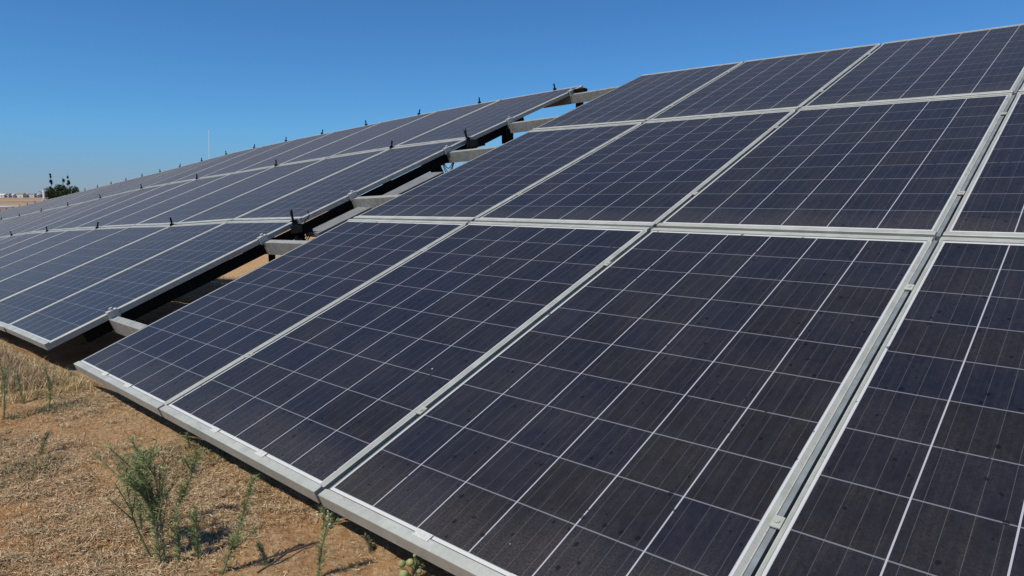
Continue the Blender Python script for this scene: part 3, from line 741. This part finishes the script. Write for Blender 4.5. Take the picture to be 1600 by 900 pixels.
# village on the horizon
M_WALLS = [simple('house_wall_a', (.70, .66, .58), .9), simple('house_wall_b', (.55, .48, .40), .9), simple('house_wall_c', (.62, .62, .60), .9)]
M_ROOF = simple('roof_tiles', (.26, .19, .15), .85); M_WIN = simple('window_glass', (.03, .035, .04), .2)
HL = ['cream house farthest left on the horizon', 'brown-roofed house beside the farthest left one on the horizon', 'small white cube house on the horizon', 'wide pale house in the middle of the hamlet', 'tan house right of the wide pale one', 'white house with low roof near the shrubs', 'small grey house nearest to the distant shrubs']
for k, (hx, wd, ht) in enumerate(((4, 9, 3.6), (12, 8, 4.2), (19.5, 6, 3.5), (32, 12, 4.6), (38.5, 7, 3.4), (50.5, 10, 4.4), (58, 6, 3.5))):
    r_ = ray(hx, 305); kk = 1150 / math.hypot(r_.x, r_.y); b = V((r_.x*kk, r_.y*kk, 0)); b.z = gz(b.x, b.y)
    r = thing('distant_house', HL[k], 'house', b, 'houses on the horizon')
    m = MB(); w_ = wd/2; dd = 4
    m.box8([V((-w_, -dd, -1)), V((w_, -dd, -1)), V((w_, dd, -1)), V((-w_, dd, -1)), V((-w_, -dd, ht)), V((w_, -dd, ht)), V((w_, dd, ht)), V((-w_, dd, ht))]); m.build('wall', M_WALLS[k % 3], r)
    e_ = .3; vsr = [V((-w_-e_, -dd-e_, ht+.02)), V((w_+e_, -dd-e_, ht+.02)), V((w_+e_, dd+e_, ht+.02)), V((-w_-e_, dd+e_, ht+.02)), V((-w_-e_, 0, ht+1.4)), V((w_+e_, 0, ht+1.4))]
    obj('roof', vsr, [[0,1,5,4],[3,4,5,2],[0,4,3],[1,2,5],[0,3,2,1]], M_ROOF if k % 2 else M_WALLS[0], r)
    for q in (-.5, .3):
        m = MB(); x = q * w_; m.box8([V((x, -dd-.05, 1)), V((x+1.1, -dd-.05, 1)), V((x+1.1, -dd+.02, 1)), V((x, -dd+.02, 1)), V((x, -dd-.05, 2.3)), V((x+1.1, -dd-.05, 2.3)), V((x+1.1, -dd+.02, 2.3)), V((x, -dd+.02, 2.3))]); m.build('window', M_WIN, r)
# tree belt on the horizon, one far mass
vs, fs = [], []
for k in range(9000):
    hx = rnd.uniform(-25, 80); r_ = ray(hx, 305); dd = rnd.uniform(1165, 1500); kk = dd / math.hypot(r_.x, r_.y); x, y = r_.x*kk, r_.y*kk
    hh = 5.0 * max(.2, .55 + .8 * noise.noise(V((hx / 3.0, dd / 60, 0)))); z = gz(x, y) + rnd.random() * hh; s = .8
    u_ = V((rnd.gauss(0,1), rnd.gauss(0,1), rnd.gauss(0,1))).normalized(); v_ = u_.cross(V((rnd.gauss(0,1), 1, rnd.gauss(0,1)))).normalized(); p = V((x, y, z))
    i = len(vs); vs += [p + u_*s, p + v_*s, p - u_*s, p - v_*s]; fs.append([i, i+1, i+2, i+3])
o = obj('distant_woodland', vs, fs, M_LEAF); tag(o, 'hazy belt of trees along the horizon behind the houses', 'woodland'); o['kind'] = 'stuff'

# ------------------------------------------------------------------ light
SUN_EL = math.radians(56)
to_sun = (-VH * math.cos(SUN_EL) - UH * 0.06 + V((0, 0, math.sin(SUN_EL)))).normalized()
sd = bpy.data.lights.new('sun', 'SUN'); sd.energy = 4.2; sd.angle = math.radians(.53); sd.color = (1.0, .955, .88)
so = bpy.data.objects.new('sun', sd); COL.objects.link(so); so.rotation_euler = (-to_sun).to_track_quat('-Z', 'Y').to_euler(); so.location = (0, 0, 30)
w = bpy.data.worlds.new('World'); sc.world = w; w.use_nodes = True; nt = w.node_tree
sky = nt.nodes.new('ShaderNodeTexSky'); sky.sky_type = 'NISHITA'; sky.sun_disc = False
sky.sun_elevation = SUN_EL; sky.sun_rotation = math.atan2(to_sun.x, to_sun.y)
sky.altitude = 600; sky.air_density = 1.0; sky.dust_density = 0.1; sky.ozone_density = 6.0
bg = nt.nodes['Background']; bg.inputs['Strength'].default_value = 0.10
# the deep, polarised-looking blue of the photograph: less red and green than the model sky, dustier towards the horizon
tc = nt.nodes.new('ShaderNodeTexCoord'); sx = nt.nodes.new('ShaderNodeSeparateXYZ'); nt.links.new(tc.outputs['Generated'], sx.inputs[0])
mr = nt.nodes.new('ShaderNodeMapRange'); mr.interpolation_type = 'SMOOTHSTEP'; mr.inputs[1].default_value = 0.0; mr.inputs[2].default_value = 0.10; nt.links.new(sx.outputs[2], mr.inputs[0])
mx = nt.nodes.new('ShaderNodeMix'); mx.data_type = 'RGBA'; mx.inputs[6].default_value = (0.44, 0.575, 0.86, 1); mx.inputs[7].default_value = (0.435, 0.80, 1.08, 1); nt.links.new(mr.outputs[0], mx.inputs[0])
mu = nt.nodes.new('ShaderNodeMix'); mu.data_type = 'RGBA'; mu.blend_type = 'MULTIPLY'; mu.inputs[0].default_value = 1; nt.links.new(sky.outputs[0], mu.inputs[6]); nt.links.new(mx.outputs[2], mu.inputs[7])
nt.links.new(mu.outputs[2], bg.inputs['Color'])
vw = sc.view_settings; vw.view_transform = 'Standard'; vw.look = 'None'; vw.gamma = 1; vw.exposure = 0.0; vw.use_curve_mapping = False
sc.cycles.max_bounces = 6; sc.cycles.use_denoising = True
